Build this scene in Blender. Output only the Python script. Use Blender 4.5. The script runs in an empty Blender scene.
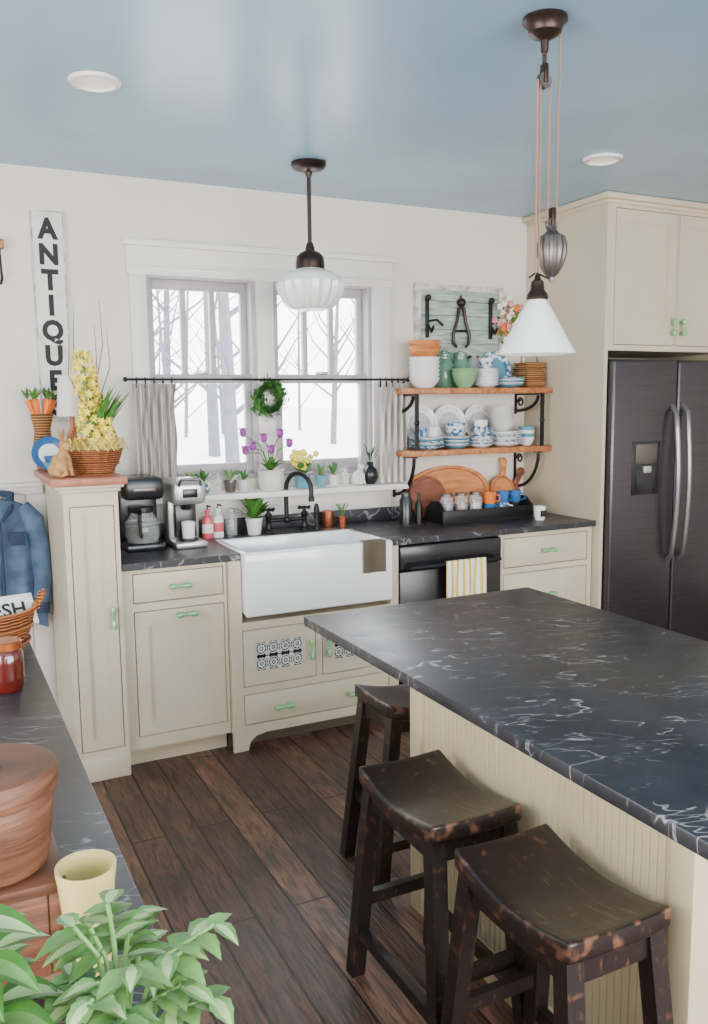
import bpy,bmesh,math,random
from mathutils import Vector,Matrix
random.seed(4)
RJ=random.Random(11)
SC=bpy.context.scene; COL=SC.collection
V=Vector; pi=math.pi
def lin(c):
    return tuple(((x/255)/12.92 if x/255<=.04045 else (((x/255)+.055)/1.055)**2.4) for x in c)+(1,)
# ---------------------------------------------------------------- materials
def base(name,rough=.5,metal=0,**kw):
    m=bpy.data.materials.new(name); m.use_nodes=True; nt=m.node_tree; b=nt.nodes['Principled BSDF']
    b.inputs['Roughness'].default_value=rough; b.inputs['Metallic'].default_value=metal
    for k,v in kw.items():
        b.inputs[k.replace('_',' ')].default_value=v
    return m,nt,b
def node(nt,t,**kw):
    n=nt.nodes.new(t)
    for k,v in kw.items():
        try: n.inputs[k].default_value=v
        except Exception: setattr(n,k,v)
    return n
def coords(nt,scale=(1,1,1),rot=(0,0,0)):
    tc=nt.nodes.new('ShaderNodeTexCoord'); mp=nt.nodes.new('ShaderNodeMapping')
    mp.inputs['Scale'].default_value=scale; mp.inputs['Rotation'].default_value=rot
    nt.links.new(tc.outputs['Object'],mp.inputs[0]); return mp.outputs[0]
def ramp(nt,fac,stops):
    r=nt.nodes.new('ShaderNodeValToRGB'); e=r.color_ramp.elements
    while len(e)<len(stops): e.new(.5)
    for i,(p,c) in enumerate(stops): e[i].position=p; e[i].color=c
    nt.links.new(fac,r.inputs[0]); return r.outputs[0]
def bumpit(nt,b,h,strength,dist=.01):
    bp=nt.nodes.new('ShaderNodeBump'); bp.inputs['Strength'].default_value=strength; bp.inputs['Distance'].default_value=dist
    nt.links.new(h,bp.inputs['Height']); nt.links.new(bp.outputs[0],b.inputs['Normal'])
def mat(name,c,rough=.5,metal=0,var=.07,ns=6,bump=0,bs=60,stretch=(1,1,1),**kw):
    m,nt,b=base(name,rough,metal,**kw); co=coords(nt,stretch)
    n=node(nt,'ShaderNodeTexNoise',Scale=ns,Detail=5.0); nt.links.new(co,n.inputs['Vector'])
    l=lin(c); d=tuple(x*(1-var*2.2) for x in l[:3])+(1,); h=tuple(min(1,x*(1+var*1.6)) for x in l[:3])+(1,)
    nt.links.new(ramp(nt,n.outputs[0],[(.3,d),(.7,h)]),b.inputs['Base Color'])
    if bump:
        n2=node(nt,'ShaderNodeTexNoise',Scale=bs,Detail=4.0); nt.links.new(co,n2.inputs['Vector']); bumpit(nt,b,n2.outputs[0],bump)
    return m
def mat_two(name,c1,c2,scale,th=.5,soft=.04,rough=.4,kind='noise',metal=0,stretch=(1,1,1),bump=0,**kw):
    m,nt,b=base(name,rough,metal,**kw); co=coords(nt,stretch)
    if kind=='noise': t=node(nt,'ShaderNodeTexNoise',Scale=scale,Detail=6.0); o=t.outputs[0]
    elif kind=='voronoi': t=node(nt,'ShaderNodeTexVoronoi',Scale=scale); t.feature='DISTANCE_TO_EDGE'; o=t.outputs[0]
    else:
        t=node(nt,'ShaderNodeTexWave',Scale=scale,Distortion=(4.0 if kind=='wavy' else 0.0)); t.bands_direction='X'; o=t.outputs['Fac']
        if kind=='waveZ': t.bands_direction='Z'
    nt.links.new(co,t.inputs['Vector'])
    nt.links.new(ramp(nt,o,[(max(0,th-soft),lin(c1)),(min(1,th+soft),lin(c2))]),b.inputs['Base Color'])
    if bump: bumpit(nt,b,o,bump)
    return m
def wood(name,c1,c2,stretch=(2,2,20),rough=.45,s=3,bump=.1):
    m,nt,b=base(name,rough); co=coords(nt,stretch)
    n=node(nt,'ShaderNodeTexNoise',Scale=s,Detail=7.0,Distortion=.6); nt.links.new(co,n.inputs['Vector'])
    nt.links.new(ramp(nt,n.outputs[0],[(.3,lin(c1)),(.7,lin(c2))]),b.inputs['Base Color']); bumpit(nt,b,n.outputs[0],bump)
    return m
def soapstone():
    m,nt,b=base('soapstone',.34)
    co=coords(nt,(1,1,1),(0,0,.35))
    def vein(scale,dist,w,sx):
        mp=nt.nodes.new('ShaderNodeMapping'); mp.inputs['Scale'].default_value=sx; nt.links.new(co,mp.inputs[0])
        n=node(nt,'ShaderNodeTexNoise',Scale=scale,Detail=3.5,Distortion=dist); nt.links.new(mp.outputs[0],n.inputs['Vector'])
        return ramp(nt,n.outputs[0],[(.5-w,(0,0,0,1)),(.5,(1,1,1,1)),(.5+w,(0,0,0,1))])
    v1=vein(2.6,.3,.0085,(1,3.4,1)); v2=vein(5.5,.4,.010,(1,3.0,1))
    v3=vein(4.0,.3,.008,(1,3.8,1.0))
    def mask(s,a,c,mxv):
        nm=node(nt,'ShaderNodeTexNoise',Scale=s,Detail=3.0); nt.links.new(co,nm.inputs['Vector']); return ramp(nt,nm.outputs[0],[(a,(0,0,0,1)),(c,(mxv,mxv,mxv,1))])
    def mul(a,c):
        x=nt.nodes.new('ShaderNodeMath'); x.operation='MULTIPLY'; nt.links.new(a,x.inputs[0]); nt.links.new(c,x.inputs[1]); return x.outputs[0]
    def mxx(a,c):
        x=nt.nodes.new('ShaderNodeMath'); x.operation='MAXIMUM'; nt.links.new(a,x.inputs[0]); nt.links.new(c,x.inputs[1]); return x.outputs[0]
    tot=mxx(mxx(mul(v1,mask(7.0,.46,.60,.9)),mul(v2,mask(10.0,.50,.64,.65))),mul(v3,mask(8.0,.50,.64,.75)))
    nb=node(nt,'ShaderNodeTexNoise',Scale=7.0,Detail=6.0); nt.links.new(co,nb.inputs['Vector'])
    bc=ramp(nt,nb.outputs[0],[(.3,lin((30,30,35))),(.75,lin((52,51,56)))])
    mi=nt.nodes.new('ShaderNodeMix'); mi.data_type='RGBA'; nt.links.new(tot,mi.inputs[0]); nt.links.new(bc,mi.inputs[6]); mi.inputs[7].default_value=lin((180,177,176))
    nt.links.new(mi.outputs[2],b.inputs['Base Color'])
    rr=ramp(nt,nb.outputs[0],[(.3,(.32,.32,.32,1)),(.7,(.42,.42,.42,1))]); nt.links.new(rr,b.inputs['Roughness']); return m
def floor_mat():
    m,nt,b=base('plank_floor',.38)
    co=coords(nt,(1,1,1),(0,0,pi/2))
    br=nt.nodes.new('ShaderNodeTexBrick'); nt.links.new(co,br.inputs['Vector'])
    for k,v in dict(Scale=1.0).items(): br.inputs[k].default_value=v
    br.inputs['Color1'].default_value=lin((84,59,48)); br.inputs['Color2'].default_value=lin((134,98,79)); br.inputs['Mortar'].default_value=lin((22,17,16))
    br.inputs['Mortar Size'].default_value=.004; br.inputs['Brick Width'].default_value=1.25; br.inputs['Row Height'].default_value=.125; br.inputs['Bias'].default_value=-.1
    br.inputs['Mortar Smooth'].default_value=.3
    c2=coords(nt,(18,2,1)); n=node(nt,'ShaderNodeTexNoise',Scale=2.4,Detail=9.0,Distortion=1.6); nt.links.new(c2,n.inputs['Vector'])
    g=ramp(nt,n.outputs[0],[(.32,(.38,.36,.36,1)),(.5,(.95,.93,.92,1)),(.7,(1.5,1.42,1.4,1))])
    c3=coords(nt,(1.6,.8,1)); n3=node(nt,'ShaderNodeTexNoise',Scale=6.0,Detail=7.0); nt.links.new(c3,n3.inputs['Vector'])
    g3=ramp(nt,n3.outputs[0],[(.35,(.55,.53,.53,1)),(.65,(1.3,1.28,1.3,1))])
    def mul(a,c):
        mi=nt.nodes.new('ShaderNodeMix'); mi.data_type='RGBA'; mi.blend_type='MULTIPLY'; mi.inputs[0].default_value=1; nt.links.new(a,mi.inputs[6]); nt.links.new(c,mi.inputs[7]); return mi.outputs[2]
    nt.links.new(mul(mul(br.outputs['Color'],g),g3),b.inputs['Base Color'])
    ad=nt.nodes.new('ShaderNodeMath'); ad.operation='MULTIPLY_ADD'; nt.links.new(br.outputs['Fac'],ad.inputs[0]); ad.inputs[1].default_value=-1.5; nt.links.new(n.outputs[0],ad.inputs[2])
    bumpit(nt,b,ad.outputs[0],.6,.006)
    rr=ramp(nt,n3.outputs[0],[(.3,(.33,.33,.33,1)),(.7,(.52,.52,.52,1))]); nt.links.new(rr,b.inputs['Roughness'])
    return m
def stoolmat(name,point):
    m,nt,b=base(name,.33)
    co=coords(nt,(1,1,1)); n=node(nt,'ShaderNodeTexNoise',Scale=30.0,Detail=8.0); nt.links.new(co,n.inputs['Vector'])
    c2=coords(nt,(9,1.2,4)); n2=node(nt,'ShaderNodeTexNoise',Scale=9.0,Detail=8.0); nt.links.new(c2,n2.inputs['Vector'])
    def math_(op,a,v,c=None):
        x=nt.nodes.new('ShaderNodeMath'); x.operation=op; nt.links.new(a,x.inputs[0])
        if isinstance(v,(int,float)): x.inputs[1].default_value=v
        else: nt.links.new(v,x.inputs[1])
        return x.outputs[0]
    scr=ramp(nt,n2.outputs[0],[(.60,(0,0,0,1)),(.70,(.55,.55,.55,1))])
    if point:
        ge=nt.nodes.new('ShaderNodeNewGeometry')
        p=math_('MULTIPLY',math_('SUBTRACT',ge.outputs['Pointiness'],.5),6.0); q=math_('SUBTRACT',n.outputs[0],.5)
        e=math_('ADD',p,math_('MULTIPLY',q,2.2)); ed=ramp(nt,e,[(.30,(0,0,0,1)),(.60,(1,1,1,1))]); f=math_('MAXIMUM',ed,scr)
    else:
        ed=ramp(nt,n.outputs[0],[(.62,(0,0,0,1)),(.72,(.5,.5,.5,1))]); f=math_('MAXIMUM',ed,scr)
    c=ramp(nt,f,[(0.0,lin((36,28,27))),(1.0,lin((118,80,62)))])
    nt.links.new(c,b.inputs['Base Color']); bumpit(nt,b,n.outputs[0],.15,.004); return m
def glass(name,c,rough=.05,alpha=.35):
    m,nt,b=base(name,rough,0,Base_Color=lin(c),Alpha=alpha,Specular_IOR_Level=.8); return m
wallM=mat('cream_wall_paint',(222,215,202),.55,var=.02,ns=2,bump=.03,bs=90)
ceilM=mat('blue_gloss_ceiling_paint',(146,182,206),.27,var=.04,ns=1.5,bump=.05,bs=7)
trimM=mat('white_trim_paint',(228,224,218),.4,var=.02); sashShadeM=mat('sash_painted_shade',(176,170,172),.45,var=.03)  # sash is white trim greyed so its backlit shade is in the colour
cabM=mat('cream_cabinet_paint',(202,188,162),.42,var=.03,ns=3)
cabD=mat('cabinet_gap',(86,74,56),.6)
beadM=mat('cream_beadboard_paint',(212,196,160),.45,var=.03)
stone=soapstone(); floorM=floor_mat(); stoolM=stoolmat('distressed_black_seat_paint',True); legM=stoolmat('distressed_black_leg_paint',False)
black=mat('black_iron',(28,26,28),.4,.4,var=.1)
bronze=mat('oil_rubbed_bronze',(58,45,40),.35,.7,var=.1)
pewter=mat('pewter',(110,102,98),.35,.8)
steel=mat('black_stainless',(84,79,84),.3,.85,var=.06,ns=3,stretch=(1,1,40))
handM=mat('fridge_handle_steel',(140,134,134),.28,.8)
steelD=mat('dark_plastic',(26,26,30),.25)
silver=mat('brushed_silver',(190,188,186),.3,.7,var=.04)
porc=mat('white_porcelain',(236,236,236),.15,var=.015,Coat_Weight=.5)
milk=mat('milk_glass',(236,236,234),.18,var=.01,Coat_Weight=.4,Emission_Color=(1,1,1,1),Emission_Strength=.02)
blueC=mat_two('blue_transferware',(64,104,148),(230,234,238),45,.5,.05,.15)
tealC=mat('teal_glaze',(96,152,172),.2)
blueM=mat('blue_glaze',(50,102,160),.2)
greenC=mat('celadon_glaze',(130,170,122),.2)
yelC=mat('yellow_cream_glaze',(224,204,132),.25)
grnGl=mat('green_depression_glass',(124,186,128),.1,var=.1,Coat_Weight=1.0)
gG=glass('green_glass',(100,155,125),.05,.6); gC=glass('clear_glass',(220,225,225),.05,.3)
shelfW=wood('shelf_pine',(140,76,38),(200,132,80),(12,1.5,12))
boardW=wood('maple_board',(180,102,50),(216,144,84),(3,3,14)); boardD=wood('walnut_board',(104,52,34),(146,80,50),(3,3,14))
redW=wood('redwood_turned',(74,42,30),(138,88,62),(2,2,22),.5,bump=.25)
capW=wood('cedar_top',(140,78,52),(188,122,92),(3,14,3))
wick=mat_two('wicker',(104,62,32),(196,138,80),26,.45,.3,.6,'waveZ',bump=.8)
wickO=mat_two('orange_wicker',(106,52,26),(196,122,64),34,.45,.3,.6,'waveZ',bump=.8)
leafG=mat('leaf_green',(72,124,50),.4,var=.2,ns=30); leafL=mat('leaf_light_green',(112,154,84),.45,var=.18,ns=25)
leafP=mat('leaf_pale_variegation',(180,204,140),.45,var=.1,ns=40); leafD=mat('leaf_dark_green',(48,84,40),.5,var=.2,ns=30)
yelF=mat('yellow_petal',(248,220,80),.5,var=.1,ns=50); purF=mat('purple_petal',(150,62,148),.5,var=.2,ns=40); pinkF=mat('pink_petal',(218,138,138),.5,var=.2)
whiteF=mat('white_petal',(235,225,215),.5)
terra=mat('terracotta',(176,106,76),.7); soil=mat('soil',(50,38,30),.9,bump=.5)
denim=mat_two('denim_cloth',(52,70,98),(98,120,146),14,.5,.3,.9,bump=.1); denimD=mat('denim_seam',(44,58,82),.9,bump=.3)
linen=mat_two('striped_linen_curtain',(158,152,144),(212,206,198),16,.5,.3,.85,'wave')
brownT=mat('brown_terry',(92,80,66),.95,bump=.6,bs=200)
yelT=mat_two('yellow_striped_cotton',(238,234,222),(226,196,66),9,.62,.06,.9,'wave')
rab=mat('carved_tan_stone',(180,130,80),.7,var=.2,ns=40,bump=.2); rabW=mat('white_ceramic',(210,208,204),.35,var=.08)
signM=mat_two('weathered_sign_white',(186,182,172),(226,224,216),9,.38,.12,.7); signT=mat('sign_black_paint',(34,32,32),.7)
frameW=mat_two('whitewashed_frame',(140,132,118),(214,208,198),20,.45,.15,.7)
tealW=mat_two('weathered_teal_wood',(112,140,132),(186,194,180),10,.48,.2,.7,stretch=(1,1,7))
pinkS=mat('pink_soap',(214,90,96),.25); labelM=mat('paper_label',(238,236,230),.6)
redJ=mat('amber_preserve',(84,22,12),.12,Coat_Weight=1.0); lidR=mat('brass_lid',(160,88,48),.35,.7)
cop=mat('copper',(190,110,76),.3,.9); carrot=mat('carrot_orange',(228,116,40),.5)
ropeM=mat('brown_cord',(150,112,90),.7); snow=mat('snow',(240,242,246),.8); barkM=mat('bark',(104,104,112),.9); moss=mat('blonde_moss',(222,198,108),.9,bump=.8,bs=90)
lampE=mat('lamp_lens',(225,215,200),.5,Emission_Color=(1,.9,.78,1),Emission_Strength=.5)
greyG=mat('grey_lattice_glaze',(190,190,190),.3)
# ---------------------------------------------------------------- mesh builder
class B:
    def __init__(s): s.v=[];s.f=[];s.m=[];s.mats=[];s.M=Matrix()
    def mi(s,m):
        if m not in s.mats: s.mats.append(m)
        return s.mats.index(m)
    def clamp(s,ymax):
        for v in s.v: v.y=min(v.y,ymax-.0001*random.random())
    def add(s,vs,fs,m,M=None):
        T=s.M@M if M is not None else s.M; o=len(s.v)
        s.v+=[T@V(p) for p in vs]; s.f+=[tuple(i+o for i in f) for f in fs]
        if isinstance(m,list): s.m+=[s.mi(x) for x in m]
        else:
            k=s.mi(m); s.m+=[k]*len(fs)
    def box(s,x0,x1,y0,y1,z0,z1,m,bev=0,M=None,seg=2,e=None):
        if e is None: e=RJ.uniform(.00002,.00035)
        x0,x1=sorted((x0,x1));y0,y1=sorted((y0,y1));z0,z1=sorted((z0,z1))
        x0-=e;x1+=e;y0-=e;y1+=e;z0-=e;z1+=e
        if bev:
            bm=bmesh.new(); bmesh.ops.create_cube(bm,size=1)
            for v in bm.verts: v.co=V((x0+(v.co.x+.5)*(x1-x0),y0+(v.co.y+.5)*(y1-y0),z0+(v.co.z+.5)*(z1-z0)))
            bev=min(bev,.45*min(x1-x0,y1-y0,z1-z0))
            bmesh.ops.bevel(bm,geom=list(bm.edges),offset=bev,segments=seg,profile=.5,affect='EDGES')
            bm.verts.index_update(); s.add([v.co.copy() for v in bm.verts],[[v.index for v in f.verts] for f in bm.faces],m,M); bm.free()
        else:
            s.add([(x0,y0,z0),(x1,y0,z0),(x1,y1,z0),(x0,y1,z0),(x0,y0,z1),(x1,y0,z1),(x1,y1,z1),(x0,y1,z1)],
             [(0,3,2,1),(4,5,6,7),(0,1,5,4),(1,2,6,5),(2,3,7,6),(3,0,4,7)],m,M)
    def holes(s,x0,x1,z0,z1,y0,y1,H,m,plane='xz'):
        xs=sorted({x0,x1}|{a for h in H for a in h[:2] if x0<a<x1}); zs=sorted({z0,z1}|{a for h in H for a in h[2:] if z0<a<z1})
        nx,nz=len(xs)-1,len(zs)-1; e=RJ.uniform(.00002,.00035); y0-=e;y1+=e
        sol=[[not any(h[0]<(xs[i]+xs[i+1])/2<h[1] and h[2]<(zs[j]+zs[j+1])/2<h[3] for h in H) for j in range(nz)] for i in range(nx)]
        def P(a,y,c): return (a,y,c) if plane=='xz' else ((a,c,y) if plane=='xy' else (y,a,c))
        vs=[];fs=[]
        def q(*p): o=len(vs); vs.extend(p); fs.append((o,o+1,o+2,o+3))
        for i in range(nx):
            for j in range(nz):
                if not sol[i][j]: continue
                a,c,d,f=xs[i],xs[i+1],zs[j],zs[j+1]
                q(P(a,y0,d),P(c,y0,d),P(c,y0,f),P(a,y0,f)); q(P(a,y1,d),P(a,y1,f),P(c,y1,f),P(c,y1,d))
                if i==0 or not sol[i-1][j]: q(P(a,y0,d),P(a,y0,f),P(a,y1,f),P(a,y1,d))
                if i==nx-1 or not sol[i+1][j]: q(P(c,y0,d),P(c,y1,d),P(c,y1,f),P(c,y0,f))
                if j==0 or not sol[i][j-1]: q(P(a,y0,d),P(a,y1,d),P(c,y1,d),P(c,y0,d))
                if j==nz-1 or not sol[i][j+1]: q(P(a,y0,f),P(c,y0,f),P(c,y1,f),P(a,y1,f))
        s.add(vs,fs,m)
    def lathe(s,prof,m,c=(0,0,0),seg=28,M=None,sq=(1,1),ribs=None):
        vs=[];fs=[];rings=[]
        for r,z in prof:
            if r<1e-5: rings.append([len(vs)]); vs.append((c[0],c[1],c[2]+z)); continue
            ring=[]
            for k in range(seg):
                a=2*pi*k/seg; rr=r*(1+(ribs[1]*math.cos(ribs[0]*a) if ribs else 0))
                ring.append(len(vs)); vs.append((c[0]+rr*math.cos(a)*sq[0],c[1]+rr*math.sin(a)*sq[1],c[2]+z))
            rings.append(ring)
        for a,b in zip(rings,rings[1:]):
            if len(a)==1 and len(b)==1: continue
            for k in range(seg):
                k2=(k+1)%seg
                if len(a)==1: fs.append((a[0],b[k2],b[k]))
                elif len(b)==1: fs.append((a[k],a[k2],b[0]))
                else: fs.append((a[k],a[k2],b[k2],b[k]))
        s.add(vs,fs,m,M)
    def ball(s,c,r,m,sc=(1,1,1),seg=14,n=8,M=None):
        pr=[(r*math.sin(pi*i/n),-r*math.cos(pi*i/n)) for i in range(n+1)]; pr[0]=(0,-r);pr[-1]=(0,r)
        T=Matrix.Translation(c)@(M if M is not None else Matrix())@Matrix.Diagonal((*sc,1)); s.lathe(pr,m,seg=seg,M=T)
    def tube(s,pts,r,m,seg=8,M=None):
        pts=[V(p) for p in pts]; n=len(pts); rs=r if isinstance(r,(list,tuple)) else [r]*n
        t=(pts[1]-pts[0]).normalized(); u=t.orthogonal().normalized(); vs=[];fs=[]
        for i,p in enumerate(pts):
            t2=(pts[min(i+1,n-1)]-pts[max(i-1,0)]).normalized()
            u=(u-t2*u.dot(t2)).normalized(); w=t2.cross(u)
            for k in range(seg):
                a=2*pi*k/seg; vs.append(p+(u*math.cos(a)+w*math.sin(a))*rs[i])
        for i in range(n-1):
            for k in range(seg):
                k2=(k+1)%seg; fs.append((i*seg+k,i*seg+k2,(i+1)*seg+k2,(i+1)*seg+k))
        fs.append(tuple(range(seg))[::-1]); fs.append(tuple((n-1)*seg+k for k in range(seg)))
        s.add(vs,fs,m,M)
    def sheet(s,fn,nu,nv,m,M=None):
        vs=[fn(i/nu,j/nv) for j in range(nv+1) for i in range(nu+1)]
        s.add(vs,[(j*(nu+1)+i,j*(nu+1)+i+1,(j+1)*(nu+1)+i+1,(j+1)*(nu+1)+i) for j in range(nv) for i in range(nu)],m,M)
    def prism(s,poly,d0,d1,m,plane='xz',M=None):
        n=len(poly)
        f=(lambda a,b,d:(a,d,b)) if plane=='xz' else ((lambda a,b,d:(d,a,b)) if plane=='yz' else (lambda a,b,d:(a,b,d)))
        vs=[f(a,b,d0) for a,b in poly]+[f(a,b,d1) for a,b in poly]
        s.add(vs,[tuple(range(n)),tuple(range(n,2*n))[::-1]]+[(i,n+i,n+(i+1)%n,(i+1)%n) for i in range(n)],m,M)
    def leaf(s,p,d,L,W,m,droop=.3,n=5,m2=None,up=V((0,0,1)),fold=.2,ser=0):
        p=V(p);d=V(d).normalized(); sd=d.cross(up)
        if sd.length<.05: sd=V((1,0,0))
        sd.normalize(); nn=sd.cross(d); vs=[];fs=[];ms=[]
        for i in range(n+1):
            t=i/n; c=p+d*L*t-V((0,0,1))*droop*L*t*t; w=W*.5*max(.02,math.sin(pi*min(1,t**.75)))*(1+(ser if i%2 else -ser))
            for q,h in ((-1,1),(-.45,.35),(0,0),(.45,.35),(1,1)): vs.append(c+sd*w*q+nn*fold*w*h)
        for i in range(n):
            for k in range(4): fs.append((i*5+k,i*5+k+1,i*5+6+k,i*5+5+k)); ms.append(m2 if (m2 and k in(1,2)) else m)
        s.add(vs,fs,ms)
    def text(s,body,size,m,M,ext=.002,off=0):
        cu=bpy.data.curves.new('t','FONT'); cu.body=body; cu.size=size; cu.extrude=ext; cu.offset=off; cu.align_x='CENTER'; cu.resolution_u=3
        o=bpy.data.objects.new('t',cu); COL.objects.link(o); dg=bpy.context.evaluated_depsgraph_get(); me=bpy.data.meshes.new_from_object(o.evaluated_get(dg))
        s.add([v.co.copy() for v in me.vertices],[tuple(p.vertices) for p in me.polygons],m,M)
        bpy.data.objects.remove(o); bpy.data.curves.remove(cu)
    def done(s,name,ang=38,remesh=0,sub=0,loc=None,flat=False):
        me=bpy.data.meshes.new(name)
        lo=V(loc) if loc else V((0,0,0))
        me.from_pydata([v-lo for v in s.v],[],s.f)
        for m in s.mats: me.materials.append(m)
        me.polygons.foreach_set('material_index',s.m)
        if not flat:
            me.polygons.foreach_set('use_smooth',[True]*len(s.f))
            bm=bmesh.new(); bm.from_mesh(me); bmesh.ops.recalc_face_normals(bm,faces=bm.faces); bm.to_mesh(me); bm.free()
            me.set_sharp_from_angle(angle=math.radians(ang))
        me.update(); o=bpy.data.objects.new(name,me); o.location=lo; COL.objects.link(o)
        if remesh:
            r=o.modifiers.new('r','REMESH'); r.mode='VOXEL'; r.voxel_size=remesh; r.use_smooth_shade=True
            k=o.modifiers.new('s','SMOOTH'); k.iterations=4
        return o
def R(ax,deg): return Matrix.Rotation(math.radians(deg),4,ax)
def T(*p): return Matrix.Translation(p)
H=2.6417
# ---------------------------------------------------------------- room
b=B(); b.box(-2.8,4.6,-6.6,.15,-.05,0,floorM,e=0); b.done('floor')
b=B(); b.box(-2.8,4.6,-6.6,.15,H,H+.1,ceilM,e=0); b.done('ceiling')
b=B(); b.holes(-2.8,4.6,0,H,0.0004,.15,[(.29,1.53,1.19,2.21)],wallM); b.done('wall_back')
b=B(); b.holes(-6.6,0,0,H,-2.8,-2.65,[(-4.9,-1.6,.9,2.25)],wallM,'yz'); b.done('wall_left')
b=B(); b.holes(-6.6,0,0,H,4.45,4.6,[],wallM,'yz'); b.done('wall_right')
b=B(); b.holes(-2.65,4.45,0,H,-6.6,-6.45,[(-1.6,3.4,.8,2.35)],wallM); b.done('wall_front')
b=B()
for i in range(26):
    x=-2.6+i*.092
    if x+.09<-.2: b.box(x,x+.088,-.014,-.0005,.12,1.17,trimM,.004)
b.box(-2.65,-.225,-.02,-.0005,0.001,.12,trimM,.004); b.box(-2.65,-.225,-.035,-.0005,1.17,1.21,trimM,.006); b.box(-2.65,-.225,-.05,-.0005,1.205,1.225,trimM,.006)
b.done('trim_1')
# window
b=B(); W=trimM
b.box(.217,.297,-.022,-.0006,1.13,2.235,W,.004); b.box(1.522,1.63,-.022,-.0006,1.13,2.235,W,.004)
b.box(.205,1.645,-.026,-.0006,2.195,2.335,W,.004); b.box(.195,1.655,-.045,-.0006,2.325,2.355,W,.006); b.box(.205,1.645,-.034,-.0006,2.232,2.25,W,.006)
b.box(.19,1.66,-.17,.02,1.10,1.13,W,.006); b.box(.217,1.63,-.022,-.0006,.99,1.10,W,.004)
b.box(.857,.949,-.015,.12,1.13,2.20,W,.003)
W=sashShadeM
for a,c in ((.292,.857),(.949,1.528)):
    b.box(a,a+.023,.003,.14,1.195,2.205,W);b.box(c-.023,c,.003,.14,1.195,2.205,W);b.box(a,c,.0035,.14,2.188,2.209,W);b.box(a,c,.0035,.145,1.192,1.21,W)
    a+=.023;c-=.023
    y0,y1=.075,.105
    b.box(a,a+.034,y0,y1,1.68,2.19,W,.003);b.box(c-.034,c,y0,y1,1.68,2.19,W,.003);b.box(a,c,y0,y1,2.14,2.19,W,.003);b.box(a,c,y0,y1,1.68,1.72,W,.003)
    for k in (1,2):
        x=a+.034+(c-a-.068)*k/3; b.box(x-.014,x+.014,y0,y1,1.7,2.17,W,.003)
    y0,y1=.035,.065
    b.box(a,a+.034,y0,y1,1.2,1.72,W,.003);b.box(c-.034,c,y0,y1,1.2,1.72,W,.003);b.box(a,c,y0,y1,1.68,1.725,W,.003);b.box(a,c,y0,y1,1.2,1.27,W,.003)
    x=(a+c)/2; b.box(x-.03,x+.03,.02,.06,1.725,1.74,silver,.004)
b.done('window_1')
# outside
b=B(); b.sheet(lambda u,v:(-14+34*u,.6+40*v,.1-.5+.35*math.sin(u*9)*math.cos(v*7)+v*1.5),24,24,snow); b.done('snowy_ground')
b=B()
for i in range(40):
    x=random.uniform(-3,22); y=random.uniform(9,26); r=random.uniform(.05,.15); h=random.uniform(5,9); lx=random.uniform(-.4,.4)
    b.tube([(x,y,-.6),(x+lx*.4,y,h*.4),(x+lx,y,h)],[r,r*.8,r*.3],barkM)
    for k in range(10):
        z=random.uniform(1,h*.9); a=random.uniform(0,6.3); b.tube([(x+lx*z/h,y,z),(x+math.cos(a)*.9,y+math.sin(a)*.5,z+.7),(x+math.cos(a)*1.6,y+math.sin(a),z+1.6)],[r*.35,r*.2,.008],barkM,5)
b.done('winter_trees')
# recessed lights
for x,y in ((-.115,-1.18),(2.084,-1.164)):
    b=B(); b.lathe([(.062,.002),(.066,-.012),(.082,-.009),(.086,-.001),(.086,.002)],trimM,(x,y,H-.003),32); b.lathe([(0,-.002),(.064,-.002)],lampE,(x,y,H-.004),32); b.done('recessed_light')
# ---------------------------------------------------------------- cabinetry helpers (front faces -y)
def pull(b,x,y,z,vert=False,L=.095):
    a=[]
    for i in range(9):
        t=i/8; o=(t-.5)*L; a.append((x,y-.030,z+o) if vert else (x+o,y-.030,z))
    b.tube(a,[.009,.014,.012,.008,.007,.008,.012,.014,.009],grnGl,10)
    for q in (-.32,.32):
        p=(x,y,z+q*L) if vert else (x+q*L,y,z); e=(x,y-.03,z+q*L) if vert else (x+q*L,y-.03,z); b.tube([p,e],.008,grnGl,8)
def front(b,x0,x1,z0,z1,y,m=None,fr=.05,panel=None,drawer=False):
    m=m or cabM; g=.0038; x0+=g;x1-=g;z0+=g;z1-=g
    if drawer:
        b.box(x0,x1,y,y+.018,z0,z1,m,.003); return
    b.holes(x0,x1,z0,z1,y,y+.018,[(x0+fr,x1-fr,z0+fr,z1-fr)],m)
    b.holes(x0+fr,x1-fr,z0+fr,z1-fr,y+.004,y+.018,[(x0+fr+.008,x1-fr-.008,z0+fr+.008,z1-fr-.008)],m)
    b.box(x0+fr,x1-fr,y+.010,y+.018,z0+fr,z1-fr,panel or m)
def cabinet(b,x0,x1,yf,yb,z0,z1,ops,m=None):
    m=m or cabM
    b.box(x0+.0005,x1-.0005,yf+.02,yb,z0,z1,m); b.holes(x0,x1,z0,z1,yf,yf+.021,ops,m)
    for o in ops: b.box(o[0],o[1],yf+.0182,yf+.0195,o[2],o[3],cabD)
YF=-.625
b=B(); x0,x1,yf=-.222,-.004,-.655
op=(x0+.022,x1-.018,.13,1.17); cabinet(b,x0,x1,yf,-.1,.1,1.235,[op]); front(b,*op,yf,fr=.045); pull(b,x1-.045,yf,.70,True)
b.box(x0-.008,x1+.001,yf-.012,-.1,0.001,.1,cabM,.004)
b.box(x0-.012,x1+.010,yf-.016,-.09,1.225,1.245,cabM,.005)
b.box(x0-.030,x1+.022,yf-.030,-.085,1.243,1.258,cabM,.006)
b.box(x0-.045,x1+.035,yf-.045,-.08,1.256,1.288,capW,.008)
b.done('tall_narrow_cabinet')
b=B(); ops=[(.045,.445,.735,.865),(.045,.445,.145,.70)]
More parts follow.
